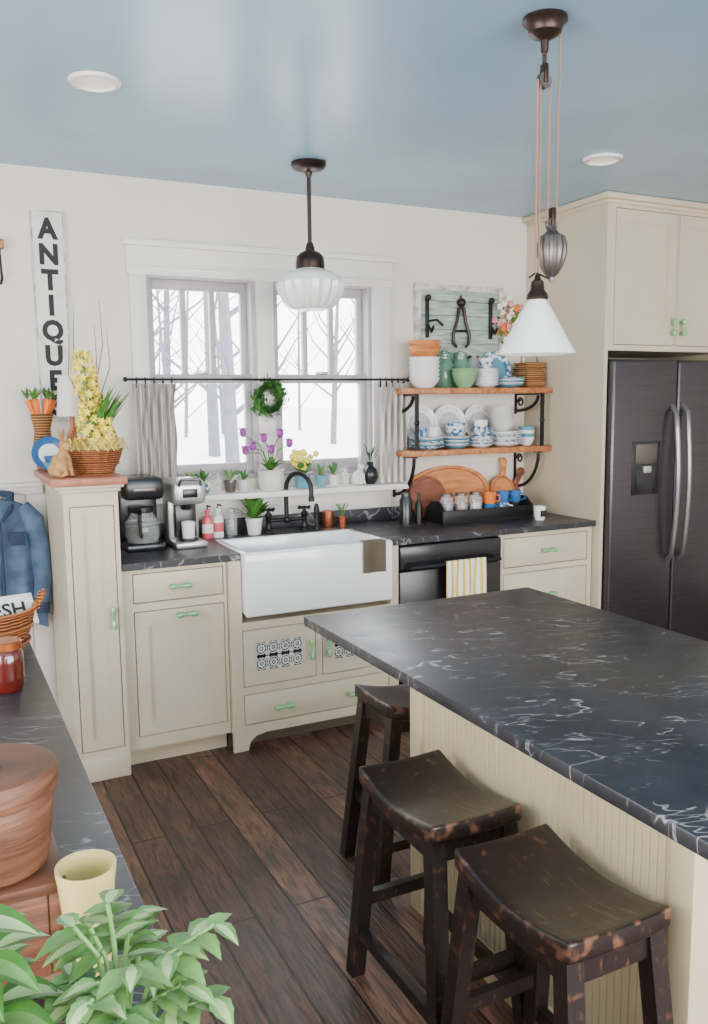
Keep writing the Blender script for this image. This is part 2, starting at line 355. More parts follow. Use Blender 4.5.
cabinet(b,.0,.458,YF,-.01,.09,.884,ops); front(b,*ops[0],YF,drawer=True); front(b,*ops[1],YF,fr=.055)
b.box(.002,.456,-.56,-.05,0.001,.09,cabM); pull(b,.245,YF,.80); pull(b,.27,YF,.672)
b.done('base_cabinet')
# sink cabinet
b=B(); ys=-.655; ops=[(.515,.875,.30,.565),(.905,1.265,.30,.565),(.515,1.265,.12,.265)]
cabinet(b,.462,1.318,ys,-.01,.085,.60,ops)
for o in ops[:2]:
    front(b,*o,ys,fr=.055,panel=steelD)
    a,c,d,e=o[0]+.062,o[1]-.062,o[2]+.062,o[3]-.062; y=ys+.009
    nx,nz=4,2
    for i in range(nx):
        for j in range(nz):
            ux=a+(c-a)*(i+.5)/nx; uz=d+(e-d)*(j+.5)/nz; rr=min((c-a)/nx,(e-d)/nz)*.44
            b.tube([(ux+rr*math.cos(t),y,uz+rr*math.sin(t)) for t in [k*pi/8 for k in range(17)]],.0026,rabW,5)
            for k in range(8):
                t=k*pi/4; b.ball((ux+rr*.55*math.cos(t),y,uz+rr*.55*math.sin(t)),rr*.24,rabW,(1,.3,1),6,4)
            b.ball((ux,y,uz),rr*.2,rabW,(1,.3,1),8,4)
            for sx in (-1,1):
                for sz in (-1,1):
                    b.ball((ux+sx*rr,y,uz+sz*rr),rr*.3,rabW,(1,.3,1),6,4)
                    b.tube([(ux+sx*rr*.7,y,uz+sz*rr*1.05),(ux+sx*rr*1.1,y,uz+sz*rr*.9),(ux+sx*rr*1.05,y,uz+sz*rr*.5)],.0025,rabW,5)
front(b,*ops[2],ys,drawer=True)
b.box(.462,.516,ys,-.1,.6,.884,cabM);b.box(1.274,1.318,ys,-.1,.6,.884,cabM)
b.prism([(.462,0.001),(.53,0.001),(.54,.04),(.57,.065),(.62,.075),(1.16,.075),(1.21,.065),(1.24,.04),(1.25,0.001),(1.318,0.001),(1.318,.09),(.462,.09)],ys-.001,ys+.02,cabM)
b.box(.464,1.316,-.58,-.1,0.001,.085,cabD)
pull(b,.70,ys,.19);pull(b,1.08,ys,.19); pull(b,.845,ys,.44,True);pull(b,.935,ys,.44,True)
b.done('sink_cabinet')
b=B(); ops=[(1.965,2.53,.70,.86),(1.965,2.53,.41,.67),(1.965,2.53,.11,.38)]
cabinet(b,1.935,2.56,YF,-.01,.085,.884,ops)
for o in ops: front(b,*o,YF,drawer=True); pull(b,2.25,YF,(o[2]+o[3])/2)
b.box(1.937,2.558,-.56,-.05,0.001,.085,cabM); b.done('drawer_cabinet')
b=B(); b.box(1.322,1.931,-.60,-.03,.02,.882,steelD); b.box(1.326,1.928,-.655,-.60,.11,.75,steelD,.006); b.box(1.326,1.928,-.66,-.60,.755,.878,steelD,.012)
b.tube([(1.36,-.66,.77),(1.36,-.70,.775),(1.89,-.70,.775),(1.89,-.66,.77)],.012,black,10); b.box(1.33,1.925,-.57,-.55,.001,.11,steelD); b.done('dishwasher')
b=B(); b.holes(.002,2.5655,-.65,-.001,.885,.915,[(.518,1.272,-.66,-.24)],stone,'xy')
b.box(.002,2.5655,-.02,-.001,.9152,.985,stone,.003)
b.done('soapstone_countertop')
b=B(); x0,x1,y0,y1,z0,z1=.522,1.268,-.70,-.245,.630,.922
b.box(x0,x1,y0,y0+.04,z0,z1,porc,.014,seg=3); b.box(x0,x0+.035,y0+.01,y1,z0+.01,z1-.002,porc,.010); b.box(x1-.035,x1,y0+.01,y1,z0+.01,z1-.002,porc,.010); b.box(x0,x1,y1-.035,y1,z0+.01,z1-.001,porc,.010)
b.box(x0+.01,x1-.01,y0+.02,y1-.01,z0+.005,z0+.05,porc,.01); b.lathe([(0,.053),(.035,.053),(.042,.05)],silver,((x0+x1)/2,-.45,z0),20)
b.done('farmhouse_sink')
# faucet
b=B(); cx,cy,cz=.95,-.13,.9155
for sx in (-.10,.10):
    b.lathe([(0,0),(.028,0),(.028,.008),(.016,.016),(.012,.03),(.012,.07),(.018,.078),(.018,.095),(.010,.10),(.010,.125),(0,.128)],black,(cx+sx,cy,cz),16)
    for a in (0,90):
        q=R('Z',a+20); d=q@V((.036,0,0)); b.tube([V((cx+sx,cy,cz+.118))-d,V((cx+sx,cy,cz+.118))+d],[.007,.0045],black,8)
        b.ball(V((cx+sx,cy,cz+.118))-d,.008,black);b.ball(V((cx+sx,cy,cz+.118))+d,.008,black)
b.tube([(cx-.10,cy,cz+.06),(cx+.10,cy,cz+.06)],.010,black,10); b.ball((cx,cy,cz+.06),.02,black)
pts=[(cx,cy,cz+.06),(cx,cy,cz+.22)]
dx,dy=.45,-.89
for i in range(1,10):
    a=pi*i/9; q=.085*(1-math.cos(a)); pts.append((cx+dx*q,cy+dy*q,cz+.22+.085*math.sin(a)))
pts.append((pts[-1][0],pts[-1][1],cz+.18)); b.tube(pts,.012,black,12); b.lathe([(.016,0),(.016,.02),(.012,.025)],black,(pts[-1][0],pts[-1][1],cz+.165),14)
b.lathe([(0,0),(.022,0),(.022,.006),(.011,.02),(.011,.07),(.016,.10),(.010,.13),(0,.135)],black,(cx+.17,cy,cz),14)
b.done('bridge_faucet')
b=B(); b.box(-1.12,-.4666,-4.7,-1.6,.885,.915,stone,.003,e=0); b.done('peninsula_countertop')
b=B(); b.box(-1.10,-.50,-4.68,-1.63,.09,.884,cabM); b.box(-1.05,-.56,-4.65,-1.68,0.001,.09,cabM)
b.M=T(-.5,0,0)@R('Z',90)
for i in range(5):
    y=-4.64+i*.6; front(b,y,y+.57,.12,.86,-.018)
b.M=Matrix(); b.done('peninsula_cabinet')
# ---------------------------------------------------------------- island
b=B(); b.box(.3284,1.2009,-3.44,-1.81,.885,.915,stone,.004,e=0); b.done('island_countertop')
b=B(); xa,xb,ya,yb=.585,1.17,-3.13,-2.04
b.box(xa+.012,xb-.012,ya+.012,yb-.012,.001,.884,beadM)
n=44; w=(yb-ya-.12)/n
for i in range(n):
    y=ya+.06+i*w; b.box(xa+.005,xa+.02,y+.0006,y+w-.0006,.09,.85,beadM,.0018,e=0,seg=1)
for yy in (ya,yb-.06): b.box(xa-.006,xa+.03,yy,yy+.06,.001,.884,beadM,.003)
b.box(xa-.004,xa+.02,ya+.01,yb-.01,.001,.10,beadM,.004); b.box(xa-.004,xa+.02,ya+.01,yb-.01,.835,.884,beadM,.003)
for yy,s in ((ya,1),(yb,-1)):
    b.box(xa+.002,xb,yy-.001,yy+.02*s,0.001,.1,beadM,.003)
    b.holes(xa+.003,xb,.1,.884,min(yy,yy+.02*s),max(yy,yy+.02*s),[(xa+.07,xb-.07,.17,.81)],beadM)
b.box(xb-.02,xb,ya,yb,0.001,.884,beadM)
b.done('kitchen_island')
# stools
def stool(cx,cy,rot):
    b=B(); b.M=T(cx,cy,0)@R('Z',rot); hw,hl=.128,.188
    def top(u,v):
        x=-hw+2*hw*u; y=-hl+2*hl*v; return x,y,.582+.034*(abs(y)/hl)**1.8+.004-.006*(1-(abs(x)/hw)**2)
    nu,nv=8,20; bm=bmesh.new(); g=[]
    for j in range(nv+1):
        for i in range(nu+1): x,y,z=top(i/nu,j/nv); g.append((x,y,z))
    vs=g+[(x,y,z-.045) for x,y,z in g]; N=(nu+1)*(nv+1); fs=[]
    for j in range(nv):
        for i in range(nu):
            a=j*(nu+1)+i; fs.append((a,a+1,a+nu+2,a+nu+1)); fs.append((N+a,N+a+nu+1,N+a+nu+2,N+a+1))
    for j in range(nv):
        a=j*(nu+1); fs.append((a,a+nu+1,N+a+nu+1,N+a)); a+=nu; fs.append((a,N+a,N+a+nu+1,a+nu+1))
    for i in range(nu):
        a=i; fs.append((a,N+a,N+a+1,a+1)); a=nv*(nu+1)+i; fs.append((a,a+1,N+a+1,N+a))
    vv=[bm.verts.new(p) for p in vs]
    for f in fs: bm.faces.new([vv[i] for i in f])
    bmesh.ops.recalc_face_normals(bm,faces=bm.faces)
    ed=[e for e in bm.edges if len(e.link_faces)==2 and e.calc_face_angle()>1]
    bmesh.ops.bevel(bm,geom=ed,offset=.009,segments=3,profile=.5,affect='EDGES')
    bm.verts.index_update(); b.add([v.co.copy() for v in bm.verts],[[v.index for v in f.verts] for f in bm.faces],stoolM); bm.free()
    def P(sx,sy,t): return V((sx*(.126-.026*t),sy*(.222-.067*t),t*.58))
    for sx in (-1,1):
        for sy in (-1,1):
            p0,p1=P(sx,sy,0),P(sx,sy,1); w=.020
            vs=[p+V((a*w,c*w,0)) for p in (p0,p1) for a,c in ((-1,-1),(1,-1),(1,1),(-1,1))]
            b.add(vs,[(0,3,2,1),(4,5,6,7),(0,1,5,4),(1,2,6,5),(2,3,7,6),(3,0,4,7)],legM)
    def bar(p,q,h=.017,w=.011):
        d=(q-p).normalized(); s_=d.cross(V((0,0,1))).normalized()*w; u=V((0,0,h))
        b.add([p-s_-u,p+s_-u,p+s_+u,p-s_+u,q-s_-u,q+s_-u,q+s_+u,q-s_+u],[(0,1,2,3),(4,7,6,5),(0,4,5,1),(1,5,6,2),(2,6,7,3),(3,7,4,0)],legM)
    for sx in (-1,1): bar(P(sx,-1,.24),P(sx,1,.24)); bar(P(sx,-1,.93),P(sx,1,.93),.024)
    for sy in (-1,1): bar(P(-1,sy,.40),P(1,sy,.40)); bar(P(-1,sy,.93),P(1,sy,.93),.024)
    b.M=Matrix(); b.done('saddle_bar_stool',loc=(cx,cy,0))
stool(.408,-2.468,0); stool(.402,-2.940,0); stool(.757,-1.80,90)
# ---------------------------------------------------------------- fridge + surround
b=B(); b.box(2.5675,2.592,-.677,-.001,0.001,1.85,cabM); ops=[(2.625,3.075,1.865,2.575),(3.085,3.535,1.865,2.575)]
cabinet(b,2.5675,3.58,-.678,-.001,1.835,2.60,ops)
for o in ops: front(b,*o,-.678,fr=.06)
b.box(3.56,3.6,-.677,-.001,0.001,2.60,cabM)
pull(b,3.045,-.678,1.965,True);pull(b,3.115,-.678,1.965,True)
for k,(o,z0,z1) in enumerate(((.014,2.592,2.612),(.04,2.610,H-.001))): b.box(2.5675-o,3.6,-.678-o,-.002,z0,z1,cabM,.007)
b.done('fridge_surround_cabinet')
b=B(); x0,x1=2.60,3.548; b.box(x0,x1,-.655,-.05,.01,1.79,steelD,.004)
for a,c in ((x0,3.068),(3.076,x1)): b.box(a,c,-.72,-.66,.06,1.785,steel,.014,seg=3)
b.box(2.745,2.95,-.724,-.715,1.05,1.345,steelD,.006); b.box(2.77,2.925,-.727,-.72,1.22,1.33,pewter,.004); b.box(2.775,2.92,-.729,-.722,1.07,1.2,steelD,.01); b.box(2.82,2.875,-.74,-.722,1.17,1.21,silver,.006)
for x in (3.03,3.115):
    pts=[(x,-.715,.66),(x,-.755,.70)]+[(x,-.755-.028*math.sin(pi*i/8),.70+.80*i/8) for i in range(1,8)]+[(x,-.755,1.50),(x,-.715,1.54)]
    b.tube(pts,.015,handM,10)
b.done('side_by_side_refrigerator')
# ---------------------------------------------------------------- pendants
b=B(); cx,cy=.92,-.56
b.lathe([(.078,0),(.080,-.012),(.07,-.026),(.045,-.034),(.018,-.04),(.012,-.06),(0,-.06)],bronze,(cx,cy,H-.001),32)
b.tube([(cx,cy,H-.04),(cx,cy,2.27)],.0095,bronze,10)
b.lathe([(.014,.07),(.02,.05),(.022,.035),(.045,.025),(.062,.008),(.066,-.02),(.066,-.045),(.06,-.05)],bronze,(cx,cy,2.225),32)
b.lathe([(.058,2.185),(.064,2.175),(.10,2.165),(.138,2.142),(.150,2.115)],milk,(cx,cy,0),96)
b.lathe([(.150,2.115),(.147,2.09),(.139,2.065),(.124,2.035),(.10,2.01),(.06,1.995),(.0,1.990)],milk,(cx,cy,0),108,ribs=(18,.05))
b.done('schoolhouse_pendant_light')
b=B(); cx,cy=.943,-2.179
b.lathe([(.062,0),(.064,-.01),(.05,-.022),(.046,-.04),(.03,-.052),(.012,-.06),(.010,-.09),(0,-.09)],bronze,(cx,cy,H-.001),32)
b.tube([(cx,cy,H-.08),(cx,cy,2.50)],.006,bronze,8)
def wheel(z,x,r=.022):
    b.lathe([(0,-.006),(r,-.008),(r*.75,0),(r,.008),(0,.006)],pewter,seg=20,M=T(x,cy,z)@R('X',90))
    b.box(x-.006,x+.006,cy-.012,cy+.012,z-.005,z+.045,bronze,.002)
wheel(2.475,cx); wheel(2.085,cx+.035,.018)
sx=cx-.012
b.tube([(cx-.022,cy,2.475),(sx-.008,cy,1.94)],.0032,ropeM,6); b.tube([(cx+.022,cy,2.475),(cx+.02,cy,2.09)],.0032,ropeM,6)
b.tube([(cx+.055,cy,H-.03),(cx+.052,cy,2.09)],.0032,ropeM,6); b.tube([(cx-.012,cy,2.475),(sx+.004,cy,1.93)],.0028,ropeM,6)
b.lathe([(0,.085),(.008,.08),(.012,.065),(.02,.055),(.036,.045),(.043,.02),(.042,-.005),(.034,-.035),(.02,-.06),(.008,-.07),(.006,-.082),(0,-.085)],pewter,(cx+.038,cy,2.005),48,ribs=(16,.05))
b.lathe([(0,.075),(.006,.07),(.010,.055),(.018,.048),(.02,.025),(.030,.012),(.032,0),(.026,-.004)],bronze,(sx,cy,1.872),28)
b.lathe([(.024,1.872),(.03,1.862),(.05,1.83),(.085,1.765),(.110,1.72),(.113,1.712),(.108,1.713),(.08,1.765),(.045,1.83),(.02,1.865)],milk,(sx,cy,0),40)
b.ball((sx,cy,1.79),.028,milk,(1,1,1.3))
b.tube([(sx-.03,cy,1.93),(sx-.008,cy,1.945),(cx+.035,cy,1.93)],.003,bronze,6)
b.done('pulley_pendant_light')
# ---------------------------------------------------------------- curtains + rod
b=B(); b.tube([(.17,-.11,1.695),(1.68,-.11,1.695)],.006,black,8)
for x in (.16,1.69): b.ball((x,-.11,1.695),.012,black)
for x in (.215,1.64): b.tube([(x,-.022,1.695),(x,-.11,1.695)],.005,black,6)
b.done('cafe_curtain_rod')
def curtain(x0,x1,z1,z0,k):
    b=B()
    def fn(u,v): 
        g=1-.12*math.sin(pi*v); xm=(x0+x1)/2
        return (xm+(x0+(x1-x0)*u-xm)*g+.006*math.sin(9*v+3*u),-.11+.022*math.sin(u*k*2*pi+.5*math.sin(3*v))*(1-.3*v)-.004,z1-(z1-z0)*v)
    b.sheet(fn,70,16,linen)
    for i in range(5):
        x=x0+(x1-x0)*(i+.5)/5; b.lathe([(.011,-.002),(.012,.0),(.011,.002)],black,seg=14,M=T(x,-.11,1.695)@R('Y',90)); b.box(x-.004,x+.004,-.114,-.108,z1-.02,z1+.012,black)
    b.done('cafe_curtain')
curtain(.19,.40,1.675,1.20,5.5); curtain(1.50,1.68,1.675,1.135,4.5)
b=B(); cx,cz=.903,1.60
for i in range(900):
    a=random.uniform(0,2*pi); rr=.064+random.gauss(0,.018); p=V((cx+rr*math.cos(a),-.045+random.uniform(-.02,.012),cz+rr*math.sin(a)))
    d=V((math.cos(a+1.2)+random.uniform(-.6,.6),random.uniform(-.7,.1),math.sin(a+1.2)+random.uniform(-.6,.6))); b.leaf(p,d,.026,.013,random.choice([leafG,leafD,leafG]),.1,3)
b.tube([(cx,-.04,cz+.07),(cx,-.02,cz+.13)],.002,black,5)
b.lathe([(.062,-.014),(.078,0),(.062,.014),(.046,0),(.062,-.014)],leafD,seg=30,M=T(cx,-.04,cz)@R('X',90))
b.done('boxwood_wreath')
# ---------------------------------------------------------------- sign
b=B(); x0,x1,z0,z1=-.212,-.07,1.50,2.452
b.box(x0,x1,-.02,-.001,z0,z1,signM,.003); b.holes(x0,x1,z0,z1,-.022,-.019,[(x0+.006,x1-.006,z0+.006,z1-.006)],frameW)
for i,ch in enumerate('ANTIQUES'):
    b.text(ch,.122,signT,T((x0+x1)/2,-.021,z1-.120-i*.1135)@R('X',90)@Matrix.Diagonal((.92,1,1,1)),.001,.006)
b.done('antiques_sign')
b=B(); b.box(-.39,-.33,-.05,-.001,2.27,2.31,shelfW,.006); b.tube([(-.35,-.03,2.27),(-.35,-.05,2.2),(-.345,-.03,2.14),(-.35,-.005,2.12)],.006,black,6); b.done('wall_bracket_shelf')
# ---------------------------------------------------------------- open shelves
def bracket(b,x,z,dep=.22,h=.16,m=black):
    b.box(x-.008,x+.008,-.006,-.0008,z-h,z,m); b.box(x-.008,x+.008,-dep,-.001,z-.008,z,m)
    pts=[(x,-.006,z-h+.01)]+[(x,-.006-(dep-.03)*math.sin(i/8*pi/2),z-.012-(h-.03)*math.cos(i/8*pi/2)) for i in range(9)]
    b.tube(pts,.010,m,8)
    c=[(x,-.05+.028*math.cos(a)*(1-a/14),z-.05+.028*math.sin(a)*(1-a/14)) for a in [i*.55 for i in range(16)]]; b.tube(c,.006,m,6)
b=B()
for z in (1.647,1.312):
    b.box(1.605,2.562,-.27,-.001,z-.032,z,shelfW,.004,e=0)
for x in (1.66,2.50):
    bracket(b,x,1.279,.25,.24); bracket(b,x,1.614,.24,.12)
    b.box(x-.009,x+.009,-.262,-.248,1.312,1.615,black); b.ball((x,-.255,1.46),.016,black)
b.done('open_wall_shelves')
def plate(b,c,r,m,M=None,h=.016): b.lathe([(0,0),(r*.55,0),(r*.62,.003),(r,h),(r,h+.003),(r*.6,.007),(0,.005)],m,c,28,M)
def bowl(b,c,r,h,m,t=.004,M=None): b.lathe([(0,0),(r*.5,0),(r*.52,h*.06),(r*.8,h*.4),(r,h),(r-t,h),(r*.76,h*.42),(r*.45,h*.12),(0,h*.1)],m,c,28,M)
def cup(b,c,r,h,m,hand=0): 
    b.lathe([(0,0),(r*.75,0),(r*.95,h*.3),(r,h),(r-.003,h),(r*.88,h*.3),(0,h*.12)],m,c,20)
    d=V((math.cos(hand),math.sin(hand),0)); p=V(c); b.tube([p+d*r*.95+V((0,0,h*.8)),p+d*(r+.022)+V((0,0,h*.75)),p+d*(r+.022)+V((0,0,h*.35)),p+d*r*.9+V((0,0,h*.25))],.004,m,6)
def stack_plates(name,x,y,z,r,n,ms):
    b=B()
    for i in range(n): plate(b,(x+random.uniform(-.002,.002),y,z+.0005+i*.0095),r,ms[i%len(ms)])
    b.done(name)
def stack_bowls(name,x,y,z,r,n,ms,h=.05,st=.022):
    b=B()
    for i in range(n): bowl(b,(x,y,z+.0005+i*st),r,h,ms[i%len(ms)])
    b.done(name)
def standing_plate(name,x,z,r,m1,m2,y=-.05):
    b=B(); plate(b,(0,0,0),r,m1,T(x,y,z+r+.002)@R('X',78)); plate(b,(0,0,0),r*.62,m2,T(x,y-.008,z+r+.002)@R('X',78),.004)
    for k in range(20):
        a=2*pi*k/20; b.ball((x+r*.86*math.cos(a),y-.013-r*.86*math.sin(a)*-.2,z+r+.002+r*.86*math.sin(a)*.978),.0055,m2 if k%2 else m1,seg=6,n=4)
    b.tube([(x-r*.5,y-.05,z+.004),(x-r*.4,y+.01,z+.004),(x-r*.3,y+.03,z+r)],.003,black,5);b.tube([(x+r*.5,y-.05,z+.004),(x+r*.4,y+.01,z+.004),(x+r*.3,y+.03,z+r)],.003,black,5)
    b.clamp(-.002); b.done(name)
S1,S2=1.6475,1.3125
stack_bowls('white_bowl_stack',1.765,-.16,S1,.088,6,[porc],.055,.022)
b=B(); bowl(b,(1.765,-.16,S1+.155),.095,.07,boardW,.006); bowl(b,(1.765,-.16,S1+.185),.092,.07,boardW,.006); b.done('wooden_mixing_bowl')
for x,y in ((1.935,-.09),(2.045,-.09)):
    b=B(); b.lathe([(0,0),(.045,0),(.05,.01),(.05,.13),(.04,.155),(.036,.16),(.036,.175),(.044,.178),(.044,.188),(.012,.193),(.012,.205),(0,.21)],gG,(x,y,S1+.0005),24); b.tube([(x-.04,y,S1+.16),(x-.042,y,S1+.195),(x,y,S1+.21),(x+.042,y,S1+.195),(x+.04,y,S1+.16)],.002,black,5); b.done('green_glass_canister')
b=B(); bowl(b,(1.995,-.205,S1+.0005),.072,.085,greenC); bowl(b,(1.995,-.205,S1+.045),.072,.06,greenC); b.done('green_mixing_bowl')
stack_plates('small_plate_stack',2.15,-.19,S1,.072,10,[porc]); 
b=B(); b.lathe([(0,0),(.04,0),(.042,.12),(.03,.15),(.03,.17),(0,.172)],gC,(2.15,-.065,S1+.0005),20); b.lathe([(0,.17),(.033,.17),(.033,.185),(0,.185)],pewter,(2.15,-.065,S1+.0005),20); b.done('glass_storage_jar')
stack_bowls('teacup_stack',2.15,-.19,S1+.108,.042,2,[blueC,porc],.035,.02)
standing_plate('blue_display_plate',2.31,S1,.105,blueC,tealC)
stack_plates('teal_plate_stack',2.31,-.195,S1,.085,5,[tealC,porc])
b=B(); b.box(2.41,2.54,-.23,-.10,S1+.001,S1+.14,wick,.015)
for zz in (.02,.05,.08,.11,.138): b.tube([(2.41,-.23,S1+zz),(2.54,-.23,S1+zz),(2.54,-.10,S1+zz),(2.41,-.10,S1+zz),(2.41,-.23,S1+zz)],.005,wick,6)
b.tube([(2.415,-.16,S1+.13),(2.42,-.16,S1+.18),(2.475,-.16,S1+.20),(2.53,-.16,S1+.18),(2.535,-.16,S1+.13)],.005,wick,6); b.done('wicker_basket')
# lower shelf
for x in (1.80,1.995,2.20): standing_plate('white_scalloped_plate',x,S2+.016,.112,porc,greyG,-.045)
stack_plates('blue_plate_stack',1.77,-.175,S2,.098,6,[blueC,tealC,porc])
b=B(); cup(b,(1.81,-.17,S2+.070),.040,.05,porc,.3); cup(b,(1.735,-.18,S2+.070),.036,.045,blueC,3.6); b.done('china_teacups')
stack_plates('teal_dish_stack',1.955,-.18,S2,.078,6,[tealC,porc]); stack_bowls('patterned_bowl_stack',1.955,-.18,S2+.070,.058,3,[blueC,porc],.04,.016)
stack_plates('dessert_plate_stack',2.12,-.185,S2,.072,6,[porc,blueC]); b=B(); cup(b,(2.12,-.185,S2+.070),.042,.05,blueC,-.6); cup(b,(2.12,-.185,S2+.110),.040,.045,porc,-2.6); b.done('stacked_china_cups')
stack_plates('white_plate_stack',2.30,-.165,S2,.10,8,[porc,porc,blueC]); stack_bowls('cream_bowl_stack',2.275,-.165,S2+.09,.075,6,[rabW],.05,.018)
stack_bowls('blue_bowl_stack',2.455,-.17,S2,.048,4,[porc,tealC],.05,.02)
# headboard art
b=B(); x0,x1,z0,z1=1.80,2.37,1.74,2.215
for i in range(6):
    a=z0+(z1-z0)*i/6; b.box(x0+.002,x1-.002,-.022,-.002,a+.002,a+(z1-z0)/6-.002,tealW,.002)
b.holes(x0-.012,x1+.012,z0-.01,z1+.012,-.032,-.001,[(x0+.02,x1-.02,z0+.02,z1-.02)],frameW)
for x in (1.86,2.29):
    b.box(x-.010,x+.010,-.04,-.026,1.93,2.15,black,.003); b.ball((x,-.045,2.15),.017,black); b.tube([(x,-.04,2.0),(x,-.08,1.96),(x,-.10,1.99)],.008,black,6); b.tube([(x,-.04,2.02),(x+.06,-.04,2.03),(x+.10,-.04,2.0)],.007,black,6)
x=2.08
for q in (-1,1):
    b.tube([(x,-.045,2.12),(x+q*.018,-.045,2.09),(x+q*.03,-.045,2.02),(x+q*.055,-.045,1.95),(x+q*.05,-.045,1.90),(x+q*.03,-.045,1.88)],[.012,.010,.009,.010,.009,.006],bronze,8)
b.ball((x,-.045,2.13),.026,bronze); b.tube([(x-.05,-.04,1.97),(x+.05,-.04,1.97)],.006,black,6); b.tube([(x,-.04,2.12),(x,-.04,2.17)],.006,black,6)
b.done('iron_hook_wall_panel')
b=B()
for i in range(120):
    c=V((2.42+random.gauss(0,.055),-.06+random.uniform(-.03,.02),2.03+random.gauss(0,.06))); c.x=min(c.x,2.52); c.y=min(c.y,-.02); m=random.choice([pinkF,whiteF,whiteF,leafL,carrot,leafG,leafG,rab])
    if m in (leafL,leafG): b.leaf(c,(random.uniform(-1,1),-.4,random.uniform(-1,1)),.05,.02,m,.1,4)
    else:
        for k in range(5):
            a=2*pi*k/5; b.ball(c+V((.011*math.cos(a),0,.011*math.sin(a))),.010,m,(1,.5,1),8,5)
b.clamp(-.004); b.done('dried_flower_bouquet')
def board(name,cx,cz0,rx,rz,y,m,handle=0,tilt=-8):
    b=B(); poly=[]
    for i in range(40):
        a=2*pi*i/40; poly.append((rx*math.cos(a),rz+rz*math.sin(a)))
    b.M=T(cx,y,cz0)@R('X',tilt); b.prism(poly,-.009,.009,m)
    b.tube([(rx*.88*math.cos(a),-.009,rz+rz*.88*math.sin(a)) for a in [i*pi/20 for i in range(41)]],.0025,boardD,5)
    if handle: 
        b.M=b.M@T(0,0,rz)@R('Y',handle)@T(0,0,rz*.92); b.box(-.018,.018,-.009,.009,0,.09,m,.006); b.ball((0,0,.09),.026,m,(1,.35,1))
    b.M=Matrix(); b.done(name)
CT=.9155
board('oval_cutting_board',2.00,CT+.001,.28,.145,-.062,boardW); board('round_bread_board',1.83,CT+.001,.12,.12,-.10,boardD,0)
board('paddle_cutting_board',2.36,CT+.001,.085,.11,-.085,boardW,8); board('walnut_paddle_board',2.43,CT+.001,.08,.09,-.060,boardD,35)
b=B(); x0,x1,y0,y1=1.76,2.36,-.36,-.18
b.box(x0,x1,y0,y1,CT+.001,CT+.015,black); b.box(x0,x1,y0,y0+.014,CT+.001,CT+.07,black,.002);b.box(x0,x1,y1-.014,y1,CT+.001,CT+.07,black,.002)
for xx in (x0,x1-.014): b.prism([(y0,CT+.001),(y1,CT+.001),(y1,CT+.075),((y0+y1)/2+.03,CT+.12),((y0+y1)/2-.03,CT+.12),(y0,CT+.075)],xx,xx+.014,black,'yz')
b.done('black_tool_caddy')
for x in (1.84,1.935,2.03):
    b=B(); b.lathe([(0,0),(.036,0),(.038,.01),(.038,.10),(.03,.12),(.03,.13)],gC,(x,-.27,CT+.016),20); b.lathe([(0,.125),(.034,.125),(.034,.140),(0,.143)],pewter,(x,-.27,CT+.016),20); b.lathe([(0,.004),(.033,.004),(.033,.08),(0,.08)],[barkM,boardD,linen][int(x*10)%3],(x,-.27,CT+.016),16); b.done('mason_jar')
for x,m,m2 in ((2.125,blueM,carrot),(2.215,blueC,blueM),(2.30,steelD,blueM)):
    b=B(); cup(b,(x,-.27,CT+.016),.036,.07,m,-.8); cup(b,(x,-.27,CT+.078),.036,.07,m2,-.8); b.done('stacked_coffee_mugs')
b=B(); cup(b,(2.33,-.46,CT),.034,.075,porc,.5); b.box(2.31,2.35,-.4955,-.492,CT+.02,CT+.055,steelD); b.done('patterned_mug')
b=B(); b.lathe([(0,0),(.035,0),(.036,.13),(.026,.15),(.026,.17),(0,.172)],steelD,(1.60,-.24,CT),20); b.done('black_canister')
b=B(); b.lathe([(0,0),(.022,0),(.022,.1),(.009,.13),(.009,.17),(0,.17)],black,(1.68,-.24,CT),16); b.done('dark_oil_bottle')
for x,y,m in ((.515,-.17,pinkS),(.575,-.15,labelM)):
    b=B(); b.lathe([(0,0),(.026,0),(.028,.008),(.028,.09),(.02,.11),(.01,.115),(.01,.13),(.014,.13),(.014,.145),(0,.146)],m,(x,y,CT),20,sq=(1,.75)); b.tube([(x,y,CT+.14),(x,y,CT+.165),(x+.005,y-.035,CT+.163)],.005,steelD,6)
    b.lathe([(.0285,.03),(.0285,.075)],labelM if m is pinkS else pinkS,(x,y,CT),20,sq=(1.01,.77)); b.done('soap_pump_bottle')
b=B(); b.lathe([(0,0),(.03,0),(.032,.005),(.032,.085),(.029,.085),(.028,.01),(0,.01)],cop,(1.20,-.1,CT),20); b.done('copper_cup')
b=B(); b.lathe([(0,0),(.024,0),(.028,.05),(.025,.05),(.022,.01),(0,.01)],cop,(1.275,-.12,CT),18)
b.lathe([(0,.046),(.025,.046)],soil,(1.275,-.12,CT),14)
for i in range(14): a=random.uniform(0,6.3); b.tube([(1.275,-.12,CT+.045),(1.275+.015*math.cos(a),-.12+.015*math.sin(a),CT+.09),(1.275+.035*math.cos(a),-.12+.025*math.sin(a),CT+.12)],.0018,leafG,5)
b.done('potted_succulent')
